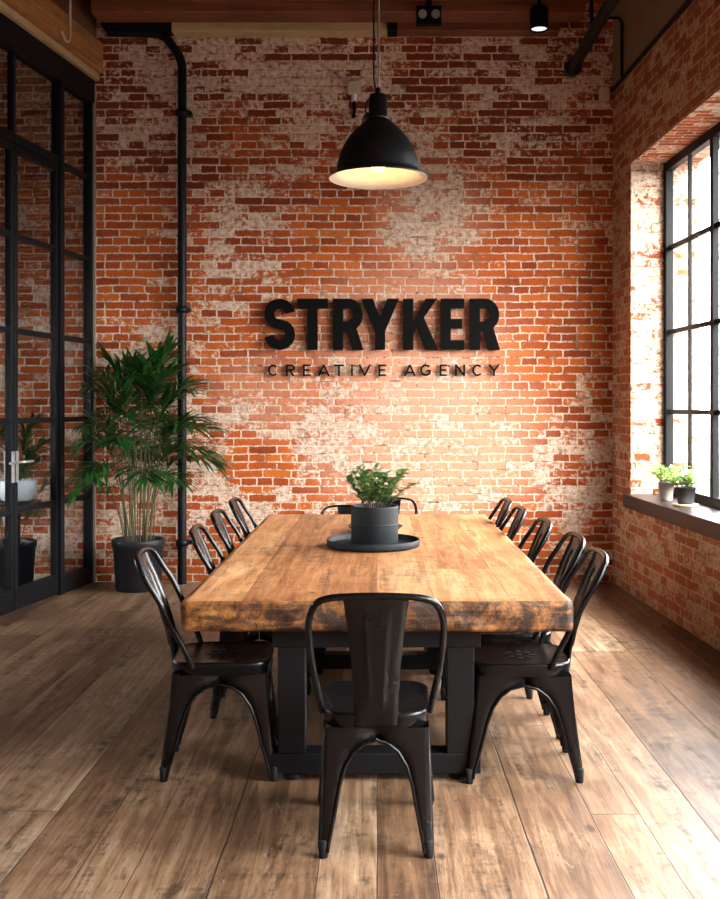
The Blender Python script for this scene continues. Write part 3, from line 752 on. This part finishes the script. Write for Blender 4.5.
# ------------------------------------------------------------------ table
TY0, TY1, TX, TZ, TT = 3.70, 6.68, .724, .705, .112
t = tag(empty('dining_table', (0, 5.19, 0)), 'long thick wooden plank table on a black steel frame', 'table')
def slab():
    mb = MB(); random.seed(4)
    nx, nz = 60, 8; y0, y1 = TY0-5.19, TY1-5.19
    def fr(x, z):   # rough sawn ends
        return .007*(mnoise.noise(Vector((x*9, z*14, 3.1)))) + .005*mnoise.noise(Vector((x*40, z*40, 1.7)))
    def ed(y, z): return .007*mnoise.noise(Vector((y*6, z*12, 8.3)))+.003*mnoise.noise(Vector((y*30, z*30, 5.)))
    ys = [y0+(y1-y0)*k/40 for k in range(41)]
    xs = [-TX+2*TX*k/nx for k in range(nx+1)]; zs = [TZ-TT+TT*k/nz for k in range(nz+1)]
    def P(x, y, z, fx, fy):
        ex = max(0, abs(z-(TZ-TT/2))-(TT/2-.006))/.006
        xx = x; yy = y
        if fy: yy += (-1 if y < 0 else 1)*(fr(x, z)-.004*ex*ex)*1.0
        if fx: xx += (-1 if x < 0 else 1)*(ed(y, z)-.004*ex*ex)
        return (xx, yy, z)
    def grid(A, B, f, mi, flip):
        vs = [f(a, b) for b in B for a in A]; na = len(A)
        fs = [(j*na+i, j*na+i+1, (j+1)*na+i+1, (j+1)*na+i) for j in range(len(B)-1) for i in range(na-1)]
        mb.add(vs, [tuple(reversed(q)) for q in fs] if flip else fs, mi, True)
    e = lambda v, m: abs(abs(v)-m) < 1e-6
    F_ = lambda x, y, z: P(x, y, z, e(x, TX), e(y, (y1-y0)/2))
    grid(xs, zs, lambda x, z: F_(x, y0, z), 1, False); grid(xs, zs, lambda x, z: F_(x, y1, z), 1, True)
    grid(ys, zs, lambda y, z: F_(-TX, y, z), 1, True); grid(ys, zs, lambda y, z: F_(TX, y, z), 1, False)
    grid(xs, ys, lambda x, y: F_(x, y, TZ), 0, False); grid(xs, ys, lambda x, y: F_(x, y, TZ-TT), 0, True)
    o = mb.build('tabletop', [M['table'], M['end']], t, weld=True)
    return o
slab()
for yc in (3.855, 5.36, 6.45):
    y = yc-5.19; zt = TZ-TT
    MB().box(-.40, .395, y-.05, y+.05, .028, .105).build('lower_beam', M['black2'], t, .004)
    MB().box(-.40, .395, y-.05, y+.05, zt-.085, zt).build('upper_beam', M['black2'], t, .004)
    for x in (-.325, .318):
        MB().box(x-.052, x+.052, y-.05, y+.05, .105, zt-.085).build('leg', M['black2'], t, .004)
        MB().lathe([(0, 0), (.036, 0), (.038, .006), (.038, .02), (.024, .028), (0, .028)], (x, y, 0), 18).build('foot_pad', M['rubber'], t)
for x in (-.20, .20):
    MB().box(x-.03, x+.03, 3.905-5.19, 6.40-5.19, TZ-TT-.06, TZ-TT-.001).build('side_rail', M['black2'], t, .003)

# ------------------------------------------------------------------ plants
def leaf(mb, base, d, up, L, W, mi=0, droop=0.0, seg=3, fold=.25):
    d = Vector(d).normalized(); up = Vector(up); side = d.cross(up)
    side = side.normalized() if side.length > 1e-4 else Vector((1, 0, 0)); nn = side.cross(d).normalized()
    vs = []; p = Vector(base); dirv = d.copy()
    for i in range(seg+1):
        t = i/seg; w = W*math.sin(math.pi*min(1, (t*.86+.10)))**.8 if t < 1 else 0.0
        n2 = side.cross(dirv).normalized()
        vs += [p-side*w+n2*w*fold, p+Vector((0, 0, 0)), p+side*w+n2*w*fold]
        p = p+dirv*(L/seg); dirv = (dirv+Vector((0, 0, -droop/seg))).normalized()
    fs = []
    for i in range(seg):
        a = i*3; fs += [(a, a+1, a+4, a+3), (a+1, a+2, a+5, a+4)]
    mb.add(vs, fs, mi, True)

def bush(root, n_stems, z0, r0, spread, height, leafL, leafW, mat, seed, per=18, bias=0.0):
    rnd = random.Random(seed); mb = MB(); st = MB()
    for s in range(n_stems):
        a = 2*math.pi*s/n_stems+rnd.uniform(-.4, .4); q = rnd.uniform(.1, 1)**.7
        top = Vector((math.cos(a)*spread*q, math.sin(a)*spread*q, z0+height*rnd.uniform(.6, 1.0)*(1-.18*q)))
        b = Vector((math.cos(a)*r0*q, math.sin(a)*r0*q, z0)); pts = []
        for k in range(7):
            t = k/6; p = b.lerp(top, t); p.z += .10*height*math.sin(math.pi*t)*q; pts.append(p)
        st.tube(pts, [.0028*(1-.6*k/6) for k in range(7)], 5)
        for k in range(per):
            t = .22+.78*k/(per-1); i = min(5, int(t*6)); f = t*6-i
            p = pts[i].lerp(pts[i+1], f); aa = k*2.4+rnd.uniform(-.5, .5)
            ax = (pts[i+1]-pts[i]).normalized()
            out = Vector((math.cos(aa), math.sin(aa), 0)); dv = out*.9+ax*rnd.uniform(.3, .9)
            leaf(mb, p, dv, (0, 0, 1), leafL*rnd.uniform(.65, 1.15), leafW*rnd.uniform(.7, 1.1), 0, rnd.uniform(.2, .7), 3)
    st.build('stems', M['twig'], root); mb.build('foliage', mat, root)

def pot_prof(rb, rt, h, wall=.008, lip=.0, base=.0):
    return [(0, base), (rb-.006, base), (rb, base+.008), (rt-.0, h-lip-.001), (rt, h-.003), (rt-.002, h), (rt-wall+.002, h), (rt-wall, h-.003), (rt-wall-.003, h-.06*1.0 if h > .2 else h*.8)]

# centre of the table: tray, pot plant, low bowl
tz = TZ+.0005
tr = tag(empty('round_tray', (-.02, 5.16, tz)), 'round black tray in the middle of the wooden table', 'tray')
MB().lathe([(0, .002), (.225, .0), (.236, .003), (.240, .012), (.240, .036), (.237, .039), (.233, .036), (.231, .014), (.222, .0105), (0, .010)], (0, 0, 0), 56).build('tray_body', M['potgrey'], tr)
p = tag(empty('table_plant', (-.012, 5.18, tz+.0105)), 'leafy green plant in a charcoal pot standing on the table tray', 'plant')
MB().lathe([(0, 0), (.112, 0), (.119, .006), (.1215, .012), (.122, .098), (.1221, .099), (.1235, .1005), (.1235, .1045), (.1223, .106), (.1223, .107), (.124, .186), (.124, .192), (.121, .197), (.114, .197), (.112, .19), (.11, .16)], (0, 0, 0), 44).build('pot', M['potgrey'], p)
MB().lathe([(.112, .168), (.05, .175), (0, .177)], (0, 0, 0), 28).build('soil', M['soil'], p)
bush(p, 19, .17, .06, .205, .245, .054, .0185, M['leafd'], 11, 17)
o = tag(MB().lathe([(0, 0), (.09, 0), (.13, .012), (.158, .036), (.154, .038), (.125, .018), (.08, .008), (0, .008)], (0, 0, 0), 40).build('shallow_bowl', M['pot'], loc=(-.01, 5.74, tz)),
        'low black bowl behind the plant pot on the table', 'bowl')

# sill plants
def sillpos(a, n): return RW.p(a, n, SZ+.0005)
p = tag(empty('sill_plant', sillpos(1.05, -.095)), 'bushy green plant in a beige pot on the window sill', 'plant', 'plants on the window sill')
MB().lathe(pot_prof(.042, .056, .135, .007), (0, 0, 0), 30).build('pot', M['potbeige'], p)
MB().lathe([(.048, .118), (0, .124)], (0, 0, 0), 20).build('soil', M['soil'], p)
bush(p, 17, .118, .03, .165, .155, .042, .0135, M['leafl'], 5, 15)
px_, py_, pz_ = sillpos(1.42, -.105)
o = tag(MB().lathe([(0, 0), (.082, 0), (.085, .004), (.085, .009), (.082, .012), (0, .012)], (0, 0, 0), 36).build('pot_coaster', M['cork'], loc=(px_, py_, pz_)),
        'thin pale wooden coaster under the slate pot on the sill', 'coaster')
p = tag(empty('sill_plant', (px_, py_, pz_+.0125)), 'bright green leafy plant in a slate pot on a coaster', 'plant', 'plants on the window sill')
MB().lathe(pot_prof(.052, .069, .112, .007), (0, 0, 0), 30).build('pot', M['potblue'], p)
MB().lathe([(.061, .094), (0, .1)], (0, 0, 0), 20).build('soil', M['soil'], p)
bush(p, 19, .094, .04, .155, .13, .042, .0135, M['leafl'], 8, 15)

def palm(root, seed, n, zs, rs, hmin, hmax, flen, leafL, limits=(), mat=None):
    rnd = random.Random(seed)
    for s in range(n):
        a = 2.399*s+rnd.uniform(-.3, .3); f = (s+.5)/n
        h = lerp(hmax, hmin, f**1.2)*rnd.uniform(.92, 1.05); lean = lerp(.03, .19, f)*rnd.uniform(.7, 1.2)
        b = Vector((math.cos(a)*rs*rnd.uniform(.2, 1), math.sin(a)*rs*rnd.uniform(.2, 1), zs))
        ha = Vector((math.cos(a), math.sin(a), 0)); pts = []
        top = b+ha*lean+Vector((0, 0, h))
        for k in range(6): t = k/5; pts.append(b.lerp(top, t)+ha*(-.35*lean*math.sin(math.pi*t)*.5))
        d = (pts[-1]-pts[-2]).normalized(); rach = [pts[-1]]; steps = 15
        for k in range(steps):
            d = (d+ha*lerp(.035, .15, f)+Vector((0, 0, -lerp(.015, .10, f)))).normalized(); rach.append(rach[-1]+d*(flen*rnd.uniform(.9, 1.1)/steps))
        mb = MB(); allp = pts+rach[1:]
        mb.tube(allp, [lerp(.0050, .0018, i/(len(allp)-1)) for i in range(len(allp))], 6, 1)
        for k in range(0, steps+1):
            dd = (rach[min(k+1, steps)]-rach[max(k-1, 0)]).normalized()
            side = dd.cross(Vector((0, 0, 1))); side = side.normalized() if side.length > .05 else Vector((-ha.y, ha.x, 0))
            tt = k/steps
            for sg in (-1, 1):
                for sub in (rnd.uniform(0, .6),):
                    if k == steps: sub = 0
                    pp = rach[k].lerp(rach[min(k+1, steps)], sub)
                    sp = lerp(1.15, .5, tt)
                    dv = dd*lerp(.55, 1.1, tt)+side*sg*sp*rnd.uniform(.7, 1.1)+Vector((rnd.uniform(-.25, .25), rnd.uniform(-.25, .25), rnd.uniform(-.2, .35)))
                    L = leafL*(math.sin(math.pi*(.22+.66*tt))**.7)*rnd.uniform(.8, 1.15)
                    leaf(mb, pp, dv, (0, 0, 1), L, .0145*rnd.uniform(.8, 1.25), 0, rnd.uniform(.3, 1.2), 5, .3)
        for i, v in enumerate(mb.v):        # fronds bend back where they meet the wall or the glass
            v = Vector(v)
            for dx, dy, dist in limits:
                q = v.x*dx+v.y*dy
                if q > 0: v += Vector((dx, dy, 0))*(dist*math.tanh(q/dist)-q)
            mb.v[i] = tuple(v)
        mb.build('frond', [mat or M['palm'], M['stem']], root)

p = tag(empty('potted_palm', (-1.86, 7.80, 0)), 'tall bushy palm in a big black floor pot by the brick wall', 'plant')
MB().lathe([(0, .0), (.165, 0), (.175, .01), (.195, .33), (.203, .335), (.207, .385), (.203, .395), (.192, .395), (.188, .37), (.184, .33)], (0, 0, 0), 44).build('pot', M['pot'], p)
MB().lathe([(.186, .345), (.1, .352), (0, .355)], (0, 0, 0), 28).build('soil', M['soil'], p)
palm(p, 21, 34, .345, .125, .46, 1.13, .40, .35, [(0, 1, .18), (-LW.nn[0], -LW.nn[1], .37)])

# behind the glass
p = tag(empty('potted_palm', (-2.85, 7.80, 0)), 'palm in a dark pot standing behind the glass partition', 'plant')
MB().lathe([(0, .0), (.15, 0), (.16, .01), (.178, .32), (.186, .325), (.19, .365), (.186, .375), (.176, .375), (.172, .35), (.168, .31)], (0, 0, 0), 40).build('pot', M['pot'], p)
MB().lathe([(.17, .325), (.1, .332), (0, .335)], (0, 0, 0), 28).build('soil', M['soil'], p)
palm(p, 9, 12, .325, .07, .25, .75, .30, .22, [(0, 1, .29), (LW.nn[0], LW.nn[1], .40)])
p = tag(empty('side_table', (-2.66, 7.40, 0)), 'slim dark pedestal table behind the glass doors', 'table')
MB().lathe([(0, 0), (.12, 0), (.122, .008), (.118, .014), (.02, .02), (0, .02)], (0, 0, 0), 32).build('base', M['black2'], p)
MB().tube([(0, 0, .015), (0, 0, .70)], .018, 14).build('pedestal', M['black2'], p)
MB().lathe([(0, .70), (.165, .70), (.17, .705), (.17, .722), (.166, .727), (0, .727)], (0, 0, 0), 40).build('table_top', M['black2'], p)
p = tag(empty('white_planter', (-2.66, 7.40, .7275)), 'green plant in a low white bowl planter behind the glass doors', 'plant')
MB().lathe([(0, 0), (.09, 0), (.115, .01), (.135, .06), (.138, .15), (.134, .155), (.128, .15), (.124, .12)], (0, 0, 0), 36).build('bowl', M['white'], p)
MB().lathe([(.125, .125), (0, .13)], (0, 0, 0), 24).build('soil', M['soil'], p)
bush(p, 12, .125, .06, .14, .15, .05, .013, M['leafd'], 3, 14)

# ------------------------------------------------------------------ pendant lamp
PD = 5.2; pz = lambda y: H-(y-HY)*PD/F
p = tag(empty('pendant_lamp', ((378-CX)*PD/F, PD, pz(179))), 'black dome pendant lamp hanging above the wooden table', 'lamp')
k = PD/F
out = [(49, 0), (49.5, .8), (49, 2), (45, 3.2), (42, 5.5), (41.3, 9), (40.2, 17), (38, 25), (34.5, 33), (29.5, 41), (23.5, 48), (17, 54), (12, 58), (10.5, 60)]
inn = [(10, 58.5), (16, 52.5), (22.5, 46.5), (28.5, 39.5), (33.4, 32), (36.8, 24.5), (39, 16.5), (40.2, 9), (41, 4.8), (45, 1.6), (48.5, .2), (49, 0)]
mb = MB(); mb.lathe([(r*k, z*k) for r, z in out], (0, 0, 0), 56); mb.build('lamp_shade', M['shade'], p)
MB().lathe([(r*k, z*k) for r, z in inn], (0, 0, 0), 56).build('shade_lining', M['enamel'], p)
MB().lathe([(0, 58.5*k), (10.8*k, 58.5*k), (11.5*k, 61*k), (9.5*k, 63*k), (9*k, 82*k), (7*k, 84.5*k), (2.6*k, 85.5*k), (2.2*k, 91*k), (0, 91.5*k)], (0, 0, 0), 28).build('socket_cap', M['shade'], p)
MB().lathe([(0, .175), (.014, .175), (.02, .15), (.034, .12), (.042, .09), (.037, .06), (.02, .043), (0, .038)], (0, 0, 0), 24).build('bulb', M['bulb'], p)
MB().tube([(0, 0, .17), (0, 0, 59*k)], .018, 12).build('bulb_holder', M['enamel'], p)
MB().tube([(-10.5*k, 0, 62*k), (-13*k, 0, 64*k)], .02, 12).tube([(-9*k, 0, 80*k), (-12*k, 0, 76*k), (-12.5*k, 0, 66*k)], .005, 8).build('cord_clamp', M['shade'], p)
top = 4.745-p.location.z
MB().tube([(.004, 0, 90*k), (.004, 0, top)], .0055, 10).build('suspension_cord', M['cordgrey'], p)
MB().tube([(-2*k, 0, 86*k), (-4.2*k, .0, 100*k), (-4.2*k, 0, top)], .0042, 8).build('power_cord', M['matte'], p)
MB().lathe([(0, top), (.065, top), (.06, top-.02), (.02, top-.035), (0, top-.035)], (0, 0, 0), 24).build('ceiling_rose', M['shade'], p)

# ------------------------------------------------------------------ light
w = bpy.data.worlds.new('World'); SC.world = w; w.use_nodes = True
nt = w.node_tree; nt.nodes.clear()
tc = nt.nodes.new('ShaderNodeTexCoord'); sp = nt.nodes.new('ShaderNodeSeparateXYZ'); nt.links.new(tc.outputs['Generated'], sp.inputs[0])
mr = nt.nodes.new('ShaderNodeMapRange'); mr.inputs[1].default_value = -1; mr.inputs[2].default_value = 1; nt.links.new(sp.outputs[2], mr.inputs[0])
cr = nt.nodes.new('ShaderNodeValToRGB'); ce = cr.color_ramp.elements
for p_, c_ in ((.46, .05), (.50, .42), (.72, .85)): 
    e = ce.new(p_); e.color = (c_, c_*.985, c_*.96, 1)
ce[0].color = (.05, .048, .045, 1); ce[-1].color = (1, .985, .96, 1)
nt.links.new(mr.outputs[0], cr.inputs[0])
bg = nt.nodes.new('ShaderNodeBackground'); bg.inputs[1].default_value = 44.0; nt.links.new(cr.outputs[0], bg.inputs[0])
wo = nt.nodes.new('ShaderNodeOutputWorld'); nt.links.new(bg.outputs[0], wo.inputs[0])
for i, (a0, a1) in enumerate(WINS):
    l = bpy.data.lights.new('window_portal', 'AREA'); l.shape = 'RECTANGLE'; l.size = a1-a0; l.size_y = LZ-SZ; l.cycles.is_portal = True
    o = bpy.data.objects.new('window_portal', l); C.objects.link(o)
    o.location = RW.p((a0+a1)/2, -TH-.02, (LZ+SZ)/2); o.rotation_euler = (R(90), 0, R(90)+.036)

l = bpy.data.lights.new('window_portal', 'AREA'); l.shape = 'RECTANGLE'; l.size = 2.4; l.size_y = 1.9; l.cycles.is_portal = True
o = bpy.data.objects.new('window_portal', l); C.objects.link(o); o.location = (BX0-.22, 5.8, 1.75); o.rotation_euler = (R(90), 0, R(-90))
l = bpy.data.lights.new('sun', 'SUN'); l.energy = 18.0; l.angle = R(30); l.color = (1, .97, .92)
o = bpy.data.objects.new('sun', l); C.objects.link(o); o.location = (8, 2, 9)
o.rotation_euler = Vector((-.52, .16, -.84)).to_track_quat('-Z', 'Y').to_euler()
# ------------------------------------------------------------------ camera
cd = bpy.data.cameras.new('camera'); cam = bpy.data.objects.new('camera', cd); C.objects.link(cam)
cam.location = (0, 0, H); cam.rotation_euler = (R(90), 0, 0)
cd.sensor_fit = 'VERTICAL'; cd.sensor_height = 36; cd.lens = 36*F/899
cd.shift_x = -(CX-360)/899; cd.shift_y = -(449.5-HY)/899; cd.clip_start = .05
SC.camera = cam
vs = SC.view_settings; SC.display_settings.display_device = 'sRGB'
vs.view_transform = 'Standard'; vs.look = 'None'; vs.gamma = 1; vs.use_curve_mapping = False; vs.exposure = 0.36
SC.cycles.use_denoising = True; SC.cycles.max_bounces = 10; SC.cycles.diffuse_bounces = 6
SC.cycles.transparent_max_bounces = 16
